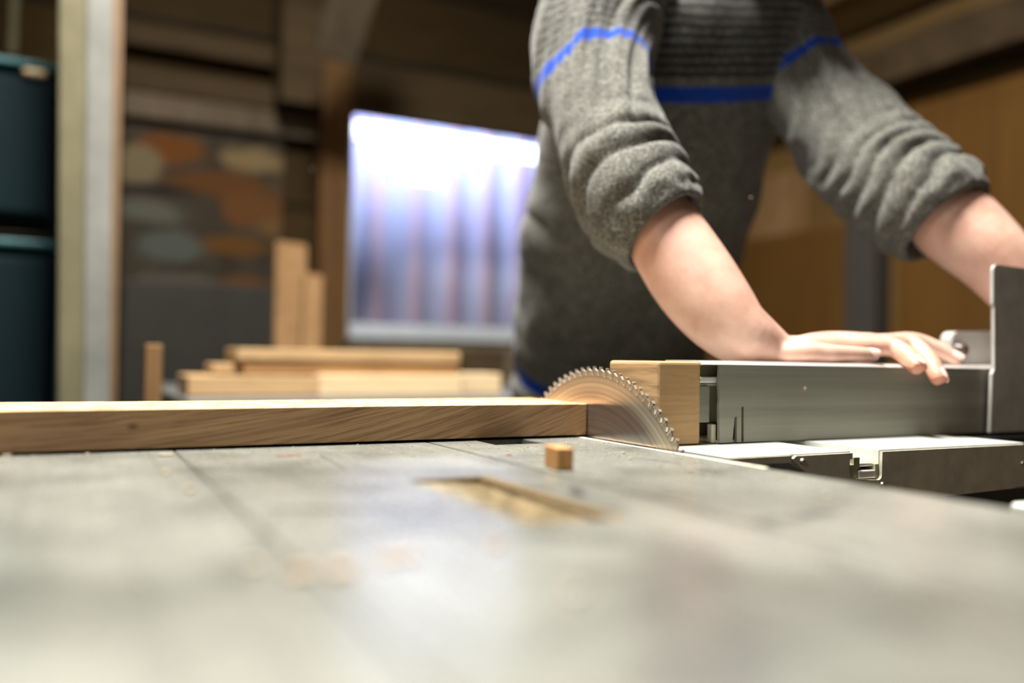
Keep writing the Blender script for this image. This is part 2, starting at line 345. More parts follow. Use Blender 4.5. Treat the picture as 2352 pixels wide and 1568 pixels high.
M_glass = glass(); M_wall_b = boards('dark_board_wall', (.045, .027, .0085), (.012, .0075, .0028), .30, seed=4.0)
M_wall_s = plain('brown_side_wall', (.11, .062, .018), .8, 0, .2, 2, 0)
M_ceil = boards('ceiling_boards', (0.24, 0.152, 0.0608), (0.136, 0.08, 0.0288), .21, seed=2.0, dirv='x')
M_lilac = corrugated()

for m_ in (M_darkwood, M_ply, M_grey_timber, M_trim, M_wall_s, M_mach, M_v, M_post_y, M_post_g): m_.node_tree.nodes['Principled BSDF'].inputs['Specular IOR Level'].default_value = .12
# ------------------------------------------------------------------ setting
FL = -.88
def struct(name, bm, m, parent=None, **k):
    o = obj(name, bm, m, parent, **k)
    if parent is None: o['kind'] = 'structure'
    return o
bm = bmesh.new(); box(bm, -3.2, 2.7, -2.2, 3.4, FL-.05, FL); struct('floor', bm, M_floor)
YW = 3.2
wl, wr = onY(797, 500, YW).x, onY(797, 500, YW).x+1.02
wt, wb = 1.035, .205-.055
bm = bmesh.new()   # back wall with the window's opening
box(bm, -3.2, wl, YW, YW+.08, FL, 2.6); box(bm, wr, 2.6, YW, YW+.08, FL, 2.6); box(bm, wl, wr, YW, YW+.08, FL, wb); box(bm, wl, wr, YW, YW+.08, wt, 2.6)
struct('wall_back', bm, M_wall_b)
bm = bmesh.new(); box(bm, 2.6, 2.7, -2.2, 3.28, FL, 1.25); struct('wall_right', bm, M_wall_s)
bm = bmesh.new(); box(bm, -3.3, -3.2, -2.2, 3.28, FL, 2.6); struct('wall_left', bm, M_wall_s)
bm = bmesh.new(); prism(bm, [(2.70, 1.16), (2.60, 1.16), (.95, 2.55), (-3.2, 2.55), (-3.2, 2.62), (1.0, 2.62)], -2.2, 3.28); struct('ceiling', bm, M_ceil)
# window: frame, pane, lit corrugated sheet and lamps beyond it
wo = thing('window_1', ((wl+wr)/2, YW, wb), None, None); wo['kind'] = 'structure'
bm = bmesh.new(); f = .035
box(bm, wl, wr, YW-.01, YW+.05, wb, wb+f+.02, .003); box(bm, wl, wr, YW-.01, YW+.05, wt-.02, wt, .003)
box(bm, wl, wl+f*.6, YW-.01, YW+.05, wb+f+.02, wt-.02, .003); box(bm, wr-f, wr, YW-.01, YW+.05, wb+f+.02, wt-.02, .003)
obj('window_frame', bm, M_frame, wo)
bx('pane', M_glass, wo, wl+f*.6, wr-f, YW+.018, YW+.022, wb+f+.02, wt-.02)
bm = bmesh.new(); n = 160; X0, X1 = CX-.95, CX+.95; a = []; Yc = 4.0
for i in range(n+1):
    x = X0+(X1-X0)*i/n; y = Yc-.018*math.sin((x-CX+CPH)*2*math.pi/CUP)
    a.append([bm.verts.new((x, yy, z)) for yy, z in ((y, -.3), (y, 1.9), (y+.006, 1.9), (y+.006, -.3))])
for p, q in zip(a, a[1:]):
    for k in range(4): bm.faces.new((p[k], q[k], q[(k+1) % 4], p[(k+1) % 4]))
bm.faces.new(a[0]); bm.faces.new(a[-1][::-1])
o = obj('ribbed_curtain', bm, M_lilac, None, smooth=True); tagp(o, 'lilac and pink ribbed curtain seen behind the lit window', 'curtain')
def tube_lamp(x0, x1, y, z, r, k, label, name='fluorescent_lamp'):
    t = thing(name, ((x0+x1)/2, y, z), label, 'lamp')
    bm = bmesh.new(); disc(bm, ((x0+x1)/2, y, z), (1, 0, 0), r, x1-x0-.03, 20); obj('lamp_tube', bm, emit('lamp_glow', (.80, .88, 1.0), k), t, smooth=False)
    bm = bmesh.new(); disc(bm, (x0+.008, y, z), (1, 0, 0), r*1.05, .016, 20); obj('end_cap', bm, M_frame, t)
    bm = bmesh.new(); disc(bm, (x1-.008, y, z), (1, 0, 0), r*1.05, .016, 20); obj('end_cap', bm, M_frame, t)
tube_lamp(wl+.01, wr-.01, YW+.10, .975, .028, 5, 'long glowing fluorescent tube across the top of the window')
tube_lamp(wl+.31, wl+.58, YW+.40, .885, .020, 7, 'short glowing tube lamp beneath the long window tube')

# timber on the back wall and the right wall
def bgbox(name, mat, x0, y0, x1, y1, Y, t, label, cat, group=None, bev=.003):
    p, q = onY(x0, y0, Y), onY(x1, y1, Y); r = onY(x0, y1, Y)
    o = bx(name, mat, None, min(p.x, r.x), q.x, Y, Y+t, min(q.z, r.z), p.z, bev=bev); return tagp(o, label, cat, group)
bgbox('window_trim_post', M_trim, 745, 40, 797, 905, 3.06, .10, 'orange-brown timber post standing along the left side of the window', 'post')
bgbox('lintel_board', M_darkwood, 800, 135, 1560, 255, 3.11, .05, 'dark brown board fixed level above the lit window', 'board')
for (x0, y0, x1, y1, lab) in ((285, 50, 660, 95, 'brown board on the dark back wall, topmost of three'), (285, 148, 700, 200, 'very dark board across the back wall above the rusty sheet, second of three'), (285, 205, 730, 262, 'greyish brown board across the back wall just above the rusty sheet')):
    bgbox('wall_board', M_darkwood if '148' in str(y0) else M_grey_timber if y0 == 205 else M_darkwood, x0, y0, x1, y1, 3.12, .04, lab, 'board')
o = bgbox('dark_wall_post', M_darkwood, 655, -200, 742, 230, 2.98, .12, 'nearly black timber post high on the back wall beside the slanted strut', 'post')
bm = bmesh.new(); plank(bm, at(875, -220, 2.5), at(768, 125, 2.75), .13, .10, .006); o = obj('slanted_strut', bm, M_grey_timber); tagp(o, 'greyed timber strut slanting down from the ceiling above the window', 'timber')
# panels on the right wall (plane x = 2.6)
def wallpanel(name, mat, px0, px1, ztop, thick, label, cat, zb=FL):
    a, b = onX(px0, 600, 2.6-thick), onX(px1, 600, 2.6-thick)
    bm = bmesh.new(); box(bm, 2.6-thick, 2.598, min(a.y, b.y), max(a.y, b.y), zb, ztop, .004); return tagp(obj(name, bm, mat), label, cat)
wallpanel('plywood_sheet', M_ply, 1640, 1938, .60, .03, 'brown wood panel between the person and the dark post', 'panel')
wallpanel('plywood_sheet', M_ply, 2062, 2700, .98, .03, 'brown wood panel right of the dark post, behind the left forearm', 'panel')
wallpanel('dark_post', M_dpost, 1940, 2008, 1.1, .09, 'dark grey upright post between the two brown wood panels', 'post')
wallpanel('tan_board', M_v, 1640, 1850, .86, .012, 'lighter tan board above the brown panel, seen under the armpit', 'board', .602)
bm = bmesh.new(); box(bm, 2.44, 2.6, 0, 3.19, 1.03, 1.17, .006); o = obj('wall_plate_beam', bm, M_darkwood); tagp(o, 'dark beam running along the top of the right wall', 'beam')
for k, (x, z, m, lab) in enumerate(((2.28, 1.36, M_v, 'tan batten under the sloping ceiling nearest the dark beam'), (1.86, 1.72, M_v, 'tan batten higher up the sloping ceiling'))):
    bm = bmesh.new(); plank(bm, (x, .2, z), (x, 3.18, z), .09, .035, .003, V((math.sin(.87), 0, -math.cos(.87))).cross(V((0, 1, 0)))); tagp(obj('ceiling_batten', bm, m), lab, 'batten')

# rusty sheet leaning on the back wall
p0, p1 = onY(283, 283, 2.95), onY(640, 905, 2.95); RW, RH = p1.x-p0.x, p0.z-FL
RHt = p0.z-(-.10)
M_rust = None
RH = RHt
M_rust = rust_sheet()
bm = bmesh.new(); box(bm, p0.x, p1.x, 2.95, 2.958, -.10, p0.z, .002); o = obj('rusty_metal_sheet', bm, M_rust); tagp(o, 'grey metal sheet with orange rust patches on the back wall', 'metal sheet')
bgbox('grey_panel', M_mach, 283, 640, 640, 1300, 2.90, .03, 'dark grey panel standing below the rusty sheet', 'panel')

# teal cabinets at the left
def teal(x0, x1, y0, y1, Y, label, handle):
    p, q = onY(x0, y0, Y), onY(x1, y1, Y); q.z = q.z if handle else FL
    t = thing('teal_cabinet', ((p.x+q.x)/2, Y+.2, q.z), label, 'cabinet', 'teal cabinets')
    bx('body', M_teal, t, p.x, q.x, Y+.03, Y+.42, q.z, p.z, bev=.03, seg=4)
    bm = bmesh.new(); box(bm, p.x+.012, q.x-.03, Y, Y+.028, q.z+.02, p.z-.035, .012, 3); d = obj('door', bm, M_teal, t)
    bx('top_rim', M_teal_l, t, p.x+.02, q.x-.004, Y+.004, Y+.36, p.z-.012, p.z+.004, bev=.006)
    bx('side_rim', M_teal_l, t, q.x-.012, q.x+.002, Y+.01, Y+.03, q.z+.05, p.z-.03, bev=.004)
    if handle:
        a, b = onY(52, 158, Y), onY(108, 182, Y); h = bx('handle', M_cream, d, a.x, b.x, Y-.02, Y-.001, b.z, a.z, bev=.009, seg=3); h['label'] = 'cream oval handle'
    else:
        a, b = onY(-30, 515, Y), onY(108, 532, Y)
    return t
teal(-60, 146, 120, 520, 2.25, 'teal cabinet with cream handle, upper of the two left of the post', True)
teal(-60, 140, 545, 906, 2.22, 'teal cabinet without a handle, lower of the two left of the post', False)
p, q = onY(-60, 521, 2.25), onY(118, 543, 2.25)
tagp(bx('wood_strip', M_grey_timber, None, p.x, q.x, 2.26, 2.6, q.z+.004, p.z-.003, bev=.002), 'thin brown wooden strip between the two teal cabinets', 'strip')
p = onY(20, 0, 2.4)
bm = bmesh.new(); plank(bm, (p.x+.01, 2.72, 2.4), (p.x-.005, 2.70, onY(20, 125, 2.7).z), .022, .022, .004); tagp(obj('hanging_hose', bm, M_post_y), 'dull yellowish hose hanging down behind the upper teal cabinet', 'hose')

# painted post
post = thing('painted_post', (onY(205, 500, 1.95).x, 1.98, FL), 'tall pale painted post with a bare brown edge right of the teal cabinets', 'post')
def vboard(name, mat, xt, xb, wt_, y0, y1, par):
    bm = bmesh.new(); a = onY(xt, 0, 1.95); b = onY(xb, 910, 1.95)
    dx = (a.x-b.x)/(a.z-b.z); w2 = wt_/2
    z0, z1 = FL, 2.5
    pts = [(b.x-w2+dx*(z0-b.z), z0), (b.x+w2+dx*(z0-b.z), z0), (b.x+w2+dx*(z1-b.z), z1), (b.x-w2+dx*(z1-b.z), z1)]
    prism(bm, pts, y0, y1); bmesh.ops.bevel(bm, geom=bm.edges[:], offset=.003, segments=2, affect='EDGES'); return obj(name, bm, mat, par)
vboard('left_board', M_post_y, 172, 170, .056, 1.95, 2.03, post)
vboard('middle_board', M_post_g, 230, 222, .048, 1.94, 2.03, post)
vboard('right_board', M_post_b, 268, 252, .026, 1.955, 2.03, post)

# leaning boards, small stick, boards on the bench
def bench(x0, x1, label):
    t = thing('bench', ((x0+x1)/2, 1.95, FL), label, 'workbench')
    bx('bench_top', M_bench, t, x0, x1, 1.56, 2.45, -.045, 0, bev=.004)
    for x in (x0+.05, x1-.05):
        for y in (1.63, 2.38): bx('leg', M_mach, t, x-.035, x+.035, y-.035, y+.035, FL, -.0455, bev=.004)
bench(onY(425, 900, 1.6).x, 1.25, 'grey topped bench behind the saw carrying the stacked boards')
for i, (xt, xb, yt, wd, lab) in enumerate(((668, 664, 560, .085, 'tall tan board leaning upright left of the window post'), (718, 712, 632, .050, 'shorter tan board leaning upright, nearest the window post'))):
    a = onY(xt, yt, 2.42-.08*i); b = onY(xb, 905, 2.30-.08*i); bm = bmesh.new(); plank(bm, V((b.x, 2.30-.08*i, .001)), a, wd, .022, .002, V((0, 1, 0))); tagp(obj('upright_board', bm, M_v), lab, 'board')
a, b = onY(335, 790, 1.50), onY(372, 905, 1.50)
tagp(bx('short_upright_batten', M_v, None, a.x, b.x, 1.50, 1.525, FL, a.z, bev=.003), 'narrow tan batten standing upright between the post and the stacked boards', 'batten')
def stack(px0, py0, px1, py1, Y, t, mat, label, z0=None):
    p, q = onY(px0, py0, Y), onY(px1, py1, Y); zt = p.z
    zb = q.z if z0 is None else z0
    return tagp(bx('stacked_board', mat, None, p.x, q.x, Y, Y+t, zb, zt, bev=.003), label, 'board'), zt
_, z1 = stack(735, 860, 1062, 905, 1.66, .16, M_b3, 'cream board lying in the bottom row of the stack, right half', .0005)
_, z1b = stack(432, 862, 733, 905, 1.665, .16, M_b1, 'tan board lying in the bottom row of the stack, left half', .0005)
_, z2 = stack(560, 829, 1055, 857, 1.69, .12, M_b2, 'orange-tan board in the middle of the stack', max(z1, z1b)+.0005)
_, z3 = stack(545, 799, 1058, 827, 1.685, .13, M_b1, 'light tan board on the very top of the stack', z2+.0005)
stack(1066, 858, 1152, 890, 1.70, .10, M_b3, 'short cream board at the right end of the bottom row', .0005)
stack(488, 835, 552, 860, 1.72, .10, M_b1, 'small tan block on the left end of the stack', max(z1, z1b)+.0005)
p, q = onY(1066, 805, 1.95), onY(1160, 852, 1.95)
tagp(bx('dark_offcut', M_darkwood, None, p.x, q.x, 1.95, 2.05, .0005, p.z, bev=.003), 'dark brown block behind the right end of the board stack', 'block')
p, q = onY(805, 770, 2.3), onY(1158, 795, 2.3)
tagp(bx('rough_beam', M_grey_timber, None, p.x, q.x+.1, 2.3, 2.42, .0005, p.z-.02, bev=.003), 'greyish brown rough timber below the window behind the stack', 'timber')

# ------------------------------------------------------------------ the saw
EX = .4640                    # right edge of the table
saw = thing('saw_table', (-.2, .35, FL), 'worn grey cast iron saw table filling the foreground', 'saw')
def plate(name, x0, x1, y0, y1, holes, mat, par, zt=0.0, th=.035):
    xs = sorted({x0, x1, *[h[0] for h in holes], *[h[1] for h in holes]}); ys = sorted({y0, y1, *[h[2] for h in holes], *[h[3] for h in holes]})
    bm = bmesh.new(); vt = {}; vb = {}
    def g(d, x, y, z):
        k = (round(x, 5), round(y, 5))
        if k not in d: d[k] = bm.verts.new((x, y, z))
        return d[k]
    solid = lambda cx, cy: x0 < cx < x1 and y0 < cy < y1 and not any(h[0] < cx < h[1] and h[2] < cy < h[3] for h in holes)
    for i in range(len(xs)-1):
        for j in range(len(ys)-1):
            if not solid((xs[i]+xs[i+1])/2, (ys[j]+ys[j+1])/2): continue
            c = [(xs[i], ys[j]), (xs[i+1], ys[j]), (xs[i+1], ys[j+1]), (xs[i], ys[j+1])]
            bm.faces.new([g(vt, *p, zt) for p in c]); bm.faces.new([g(vb, *p, zt-th) for p in c][::-1])
    for e in [e for e in bm.edges if e.is_boundary and e.verts[0].co.z > zt-1e-6]:
        a, b = e.verts; ka, kb = (round(a.co.x, 5), round(a.co.y, 5)), (round(b.co.x, 5), round(b.co.y, 5)); bm.faces.new((a, b, vb[kb], vb[ka]))
    bmesh.ops.recalc_face_normals(bm, faces=bm.faces[:])
    es = [e for e in bm.edges if len(e.link_faces) == 2 and e.calc_face_angle(0) > 1 and max(v.co.z for v in e.verts) > zt-1e-6 and min(v.co.z for v in e.verts) > zt-1e-6]
    bmesh.ops.bevel(bm, geom=es, offset=.0007, segments=2, affect='EDGES')
    return obj(name, bm, mat, par)
IX0, IX1, IY0, IY1 = .1965, .2525, .357, .521
plate('table_panel', -1.3, .0795, -.5, 1.05, [], M_iron, saw)
plate('table_panel', .0805, .2985, -.5, 1.05, [(IX0, IX1, IY0, IY1)], M_iron, saw)
plate('table_panel', .3002, EX, -.5, 1.05, [(.350, .400, .7045, .7485)], M_iron, saw)
bx('joint_filler', M_black, saw, .0795, .2998, -.49, 1.04, -.034, -.0335)
bx('opening_floor', M_black, saw, .345, .405, .70, .753, -.034, -.030)  # floor coloured black in place of the shade inside the opening
bx('cabinet', M_mach, saw, -1.15, .40, -.30, .95, FL, -.036, bev=.01)
bx('edge_highlight', M_strip, saw, EX+.0002, EX+.0050, .485, 1.05, -.03, .0001, bev=.0003)  # cream colour stands in for the highlight along the table edge
# recessed insert
ins = thing('wooden_insert', ((IX0+IX1)/2, (IY0+IY1)/2, -.012), 'rectangular yellow-brown wooden insert sunk in the grey table', 'insert')
bx('base_board', M_insert_wall, ins, IX0+.0003, IX1-.0003, IY0+.0003, IY1-.0003, -.012, -.007)
bm = bmesh.new(); box(bm, IX1-.0075, IX1-.0004, IY0+.0004, IY1-.0004, -.0068, -.0003, .0006); box(bm, IX0+.0004, IX1-.008, IY1-.003, IY1-.0004, -.0068, -.0003, .0006); obj('rim', bm, M_insert_wall, ins)
bm = bmesh.new(); nx, ny = 36, 90; g = []
for j in range(ny+1):
    row = []
    for i in range(nx+1):
        x = IX0+.0006+(IX1-.0085-IX0)*i/nx; y = IY0+.0006+(IY1-.0045-IY0)*j/ny
        edge = min(i, nx-i, j, ny-j); h = noise.noise(V((x*160, y*160, 0)))*.0007+noise.noise(V((x*500, y*500, 4)))*.0005+.0030*(1-i/nx)
        row.append(bm.verts.new((x, y, -.0040+h if edge else -.0066)))
    g.append(row)
for j in range(ny):
    for i in range(nx): bm.faces.new((g[j][i], g[j][i+1], g[j+1][i+1], g[j+1][i]))
o = obj('sawdust', bm, M_dust, None, smooth=True); tagp(o, 'yellow sawdust lying in the recessed insert of the saw table', 'sawdust', kind='stuff')

# carriage: extruded sliding table seen from its end
CY0, CY1 = .547, 1.0
car = thing('sliding_carriage', (.67, .77, FL), 'aluminium sliding carriage right of the saw blade, under the fence', 'saw carriage')
bm = bmesh.new(); prism(bm, [(.484, 0), (.629, 0), (.629, -.012), (.60, -.030), (.555, -.0072), (.484, -.0072)], CY0+.003, CY1); bmesh.ops.bevel(bm, geom=[e for e in bm.edges if e.calc_face_angle(0) > .5], offset=.0006, segments=2, affect='EDGES'); obj('left_top_plate', bm, M_carr, car)
bm = bmesh.new(); prism(bm, [(.667, 0), (.885, 0), (.885, -.045), (.667, -.045)], CY0+.003, CY1); bmesh.ops.bevel(bm, geom=bm.edges[:], offset=.0006, segments=2, affect='EDGES'); obj('right_top_plate', bm, M_carr, car)
bm = bmesh.new()
prism(bm, [(.600, -.0305), (.6295, -.0125), (.634, -.0125), (.634, -.006), (.6415, -.006), (.6415, -.016), (.6385, -.016), (.6385, -.026), (.662, -.026), (.662, -.013), (.6665, -.013), (.6665, -.046), (.60, -.046)], CY0+.003, CY1)
obj('slot_channel', bm, M_olive, car)
bm = bmesh.new(); box(bm, .6300, .6625, CY0+.006, CY1-.05, -.0150, -.0118, .0008); box(bm, .6395, .6615, CY0+.002, CY1-.05, -.0255, -.0180, .0012); obj('slot_rail', bm, M_alu_top, car)
ecp = []
def arc(cx, cz, r, a0, a1, n=6): return [(cx+r*math.cos(math.radians(a0+(a1-a0)*i/n)), cz+r*math.sin(math.radians(a0+(a1-a0)*i/n))) for i in range(n+1)]
ecp = [(.5600, -.0012)] + [(.6285, -.0012), (.6285, -.0060), (.6245, -.0075)] + [(.6245, -.0190), (.6270, -.0235)] + [(.650, -.0262)] + arc(.6620, -.0225, .0045, -90, 0, 5) + [(.6672, -.0015), (.8800, -.0015), (.8810, -.040), (.862, -.0455), (.74, -.0475), (.60, -.0475), (.5900, -.0300), (.5580, -.0065), (.5565, -.0035)]
bm = bmesh.new(); prism(bm, ecp, CY0-.0005, CY0+.0025); obj('end_plate', bm, M_plate, car)
bm = bmesh.new(); prism(bm, [(.484, -.0008), (.5555, -.0008), (.5555, -.0068), (.486, -.0068)], CY0+.0003, CY0+.0028); obj('left_lip', bm, M_plate, car)
for (x, z) in ((.5672, -.0062), (.6675, -.0315), (.8755, -.021)):
    bm = bmesh.new(); disc(bm, (x, CY0-.0013, z), (0, -1, 0), .0030, .0016, 20, .0008); s_ = obj('screw', bm, M_screw, car)
    bm = bmesh.new(); disc(bm, (x+.0003, CY0-.00225, z), (0, -1, 0), .0009, .0004, 6); obj('screw_socket', bm, M_black, s_)
bx('side_rail', M_black, car, .8855, 1.75, .63, .98, -.05, -.003, bev=.002)
bx('pedestal', M_under, car, .56, 1.7, .60, .95, FL, -.051, bev=.006)
# small pale rail end at the far right below the table edge
p = onZ(2330, 1152, -.014)
ra = thing('rail_end', (p.x+.05, p.y-.01, -.03), 'pale metal rail end showing past the table edge at the right', 'rail')
bx('rail', M_carr, ra, onZ(2285, 1148, -.014).x, p.x+.3, p.y-.02, p.y+.0, -.028, -.014, bev=.003, seg=3)
for xx in (p.x+.03, p.x+.25): bx('rail_support', M_under, ra, xx, xx+.03, p.y-.017, p.y-.003, FL+.0005, -.0282)
bx('rail_groove', M_olive, ra, p.x-.012, p.x+.29, p.y-.0205, p.y-.0195, -.0245, -.0185)

# fence
FY = .640
fe = thing('crosscut_fence', (1.04, .665, .0005), 'long grey aluminium fence profile under the hand', 'fence')
bm = bmesh.new()
prism(bm, [(.5562, .0012), (.5715, .0012), (.5725, .008), (.5745, .0255), (.5775, .0262), (.5778, .0012), (.5830, .0012), (.5828, .0352), (.5843, .0362), (.5862, .0350), (.5865, .0012),
           (1.6, .0012), (1.6, .0752), (.5555, .0752), (.5545, .060), (.5552, .052), (.5560, .044), (.5550, .036), (.5556, .018)], FY, FY+.0035)
obj('front_plate', bm, M_alu, fe)
bm = bmesh.new(); prismX(bm, [(FY+.0002, .0753), (FY+.0002, .0760), (FY+.006, .0790), (.697, .0796), (.697, .0755)], .5345, 1.6)
bmesh.ops.bevel(bm, geom=[e for e in bm.edges if e.calc_face_angle(0) > .1], offset=.0004, segments=2, affect='EDGES')
obj('top_flange', bm, M_alu_top, fe)
bm = bmesh.new(); box(bm, .5345, 1.6, .660, .6635, .0205, .0752); obj('inner_wall', bm, M_olive, fe)
bm = bmesh.new(); box(bm, .5345, 1.59, .6445, .6597, .0585, .0640, .001); box(bm, .5345, 1.59, .652, .6597, .0555, .0578, .0006); obj('inner_rib', bm, M_carr, fe)
bx('clamp_box', M_alu, fe, .5350, .5505, .648, .6597, .0205, .0555, bev=.001)
bx('rear_wall', M_alu, fe, .56, 1.6, .6935, .697, .0012, .0754)
bm = bmesh.new(); box(bm, .556, 1.6, .6436, .6934, .0008, .0035); box(bm, .5505, .5560, .6450, .652, .0008, .019, .001); obj('base_flange', bm, M_plate, fe)
# clamp plate (flip stop) standing over the fence, with its arm and knob
br = thing('fence_stop', (.99, .615, .0005), 'tall grey metal stop plate at the right edge against the fence', 'stop plate')
bm = bmesh.new(); prism(bm, [(.9525, .0015), (1.045, .0015), (1.045, .196), (.964, .1975), (.9595, .196), (.9572, .192), (.9572, .152), (.9598, .146), (.9605, .075), (.9560, .070)], .6325, .6365)
bmesh.ops.bevel(bm, geom=bm.edges[:], offset=.0006, segments=2, affect='EDGES'); obj('stop_plate', bm, M_brack, br)
a, b = onY(2172, 757, .708), onY(2290, 835, .708)
bm = bmesh.new(); prism(bm, [(a.x+.004, .0805)] + [(a.x, .0845)] + arc(a.x+.012, a.z-.012-.002, .012, 180, 90, 6) + [(1.085, a.z+.002), (1.085, .0805)], .700, .716); bmesh.ops.bevel(bm, geom=bm.edges[:], offset=.001, segments=2, affect='EDGES'); obj('stop_arm', bm, M_brack, br)
bm = bmesh.new(); disc(bm, (a.x+.012, .696, .0985), (0, -1, 0), .0095, .010, 24, .002); disc(bm, (a.x+.012, .690, .0985), (0, -1, 0), .0075, .003, 24, .002); o = obj('knob', bm, M_knob, br); o['label'] = 'dark brown knob'

# pine block at the end of the fence
pb = bmesh.new(); box(pb, .4835, .5335, .6405, .722, .0006, .0785, .0032, 3)
po = obj('pine_block', pb, M_pine); tagp(po, 'upright pine block at the fence end, beside the saw blade', 'wood block')
po.data.materials.append(M_pine_end)
for f_ in po.data.polygons:
    if f_.normal.x < -.7: f_.material_index = 1

# saw blade
BC = V((.4755, .736, -.107))
bm = bmesh.new(); R1 = .1735; N = 96; prof = []
for k in range(N):
    a0 = 2*math.pi*k/N; st = 2*math.pi/N
    for (fr, rr) in ((0, R1+.004), (.15, R1+.0035), (.55, R1+.001), (.72, R1-.003), (.86, R1-.0035), (.985, R1-.002)): prof.append((a0+fr*st, rr))
def ringpoly(bm, prof, x0, x1, rin):
    o0 = [bm.verts.new((x0, .736+r*math.cos(a), -.107+r*math.sin(a))) for a, r in prof]; o1 = [bm.verts.new((x1, .736+r*math.cos(a), -.107+r*math.sin(a))) for a, r in prof]
    i0 = [bm.verts.new((x0, .736+rin*math.cos(a), -.107+rin*math.sin(a))) for a, r in prof]; i1 = [bm.verts.new((x1, .736+rin*math.cos(a), -.107+rin*math.sin(a))) for a, r in prof]
    n = len(prof)
    for i in range(n):
        j = (i+1) % n; bm.faces.new((o0[i], o0[j], i0[j], i0[i])); bm.faces.new((o1[j], o1[i], i1[i], i1[j])); bm.faces.new((o0[j], o0[i], o1[i], o1[j])); bm.faces.new((i0[i], i0[j], i1[j], i1[i]))
ringpoly(bm, prof, .4744, .4766, .015)
for v in bm.verts: v.co -= BC
bl = obj('saw_blade', bm, M_blade, saw, local=True); bl.location = BC - V(saw.location); bl['label'] = 'round steel saw blade between the oak board and the pine block'
tm = bmesh.new()
for k in range(N):
    a0 = 2*math.pi*k/N; c_, s_ = math.cos(a0+.004), math.sin(a0+.004); e = V((0, c_, s_)); t_ = V((0, -s_, c_)); o_ = V((.4755, .736, -.107))
    vs = box(tm, -.0016, .0016, R1-.003, R1+.0055, -.0016, .0004, .0002, 1)
    for v in vs: v.co = o_ + V((v.co.x, 0, 0)) + e*v.co.y + t_*v.co.z
x = obj('carbide_tips', tm, plain('carbide', (.45, .42, .36), .35, .8, .1, 50, 0), bl); x['kind'] = 'stuff'
bm = bmesh.new(); disc(bm, (.4755, .736, -.107), (1, 0, 0), .032, .020, 32, .002); obj('arbor', bm, M_screw, bl)

# oak board being cut
ob = bmesh.new(); box(ob, -.33, .4735, .7465, .868, .0024, .0340, .0005, 1)
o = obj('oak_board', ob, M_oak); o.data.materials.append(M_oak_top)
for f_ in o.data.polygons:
    if f_.normal.z > .7: f_.material_index = 1  # top face gets the oak with light painted in
tagp(o, 'long oak board lying on the saw table with its end at the blade', 'board')
bm = bmesh.new(); box(bm, -.33, .466, .765, .85, .0003, .0023); tagp(obj('gap_shade_strip', bm, M_black), 'thin black strip standing in for the shaded gap under the oak board', 'strip')  # black strip added to paint the shade in the gap below the board

# small wooden cube
cb = bmesh.new(); vs = box(cb, -.0062, .0062, -.013, .013, 0, .0155, .0005, 1)
o = obj('wooden_cube', cb, M_cube, None, local=True); o.location = (.3175, .537, .0003); o.rotation_euler = (0, 0, math.radians(-10)); tagp(o, 'small brown wooden cube standing alone on the table before the oak board', 'wood offcut')

# chips and splinters on the table
def chip(px, py, L, W_, H_, ang, mat, label, name='wood_chip', z=0.0003, cat='chip', group=None):
    p = onZ(px, py, 0); bm = bmesh.new(); vs = box(bm, -L/2, L/2, -W_/2, W_/2, 0, H_, min(W_, H_)*.2, 1)
    for v in vs: v.co += V((noise.noise(v.co*400+V((px, py, 0))), noise.noise(v.co*400+V((py, px, 3))), 0))*W_*.25
    o = obj(name, bm, mat, None, local=True); o.location = (p.x, p.y, z); o.rotation_euler = (0, 0, math.radians(ang)); return tagp(o, label, cat, group)
chip(16, 1047, .006, .003, .0012, 20, M_chip, 'pale chip at the left edge by the oak board')
chip(380, 1047, .010, .0030, .0014, 5, M_chip, 'longest pale chip just before the oak board')
chip(200, 1045, .003, .002, .0012, 40, M_chip, 'tiny pale chip below the knot in the oak board')
chip(521, 1061, .0022, .002, .0015, 10, M_chip, 'tiny white chip between the table joint and the reddish splinter')
chip(380, 1088, .0035, .0025, .0015, 60, M_chip, 'pale chip left of the first table joint')
chip(663, 1048, .020, .0012, .0007, 4, M_chip_r, 'thin red-brown splinter lying before the oak board', 'splinter', cat='splinter')
chip(1169, 1046, .0045, .0012, .0008, -8, M_chip_r, 'short red splinter left of the wooden cube', 'splinter', cat='splinter')
chip(437, 1131, .0042, .0040, .0030, 20, M_chip, 'round whitish chip in the blurred table area at the left')
chip(690, 1322, .010, .005, .0020, 10, M_chip_p, 'peach shaving in the foreground, left of three')
chip(785, 1318, .009, .005, .0025, -25, M_chip_p, 'peach shaving in the foreground, middle of three')
chip(915, 1283, .016, .004, .0012, 15, M_chip_p, 'long peach shaving in the foreground, right of three')
chip(583, 1300, .006, .005, .0015, 0, M_chip, 'pale yellowish chip left of the peach shavings')
chip(1325, 1370, .004, .004, .0020, 0, M_chip, 'blurred pale yellow chip alone in the middle foreground')
chip(1139, 1255, .007, .003, .0015, 30, M_chip_p, 'faint peach chip in front of the wooden insert')
for i, (x, y) in enumerate(((1432, 1042), (1447, 1055), (1515, 1071), (1585, 1082), (1607, 1076), (1420, 1103), (1900, 1142), (1797, 1093))):
    lab = ['pale chip nearest the blade on the table edge', 'pale chip a little before the blade', 'small chip on the table before the pine block', 'widest pale chip before the pine block', 'upright pale chip before the pine block, right of the widest', 'pale chip right of the wooden cube, farther forward', 'round blurred chip at the right near the carriage', 'small pale chip before the carriage end screw'][i]
    chip(x, y, .0040 if i in (3, 6) else .0026, .0022, .0013, 37*i, M_chip, lab)
bm = bmesh.new()
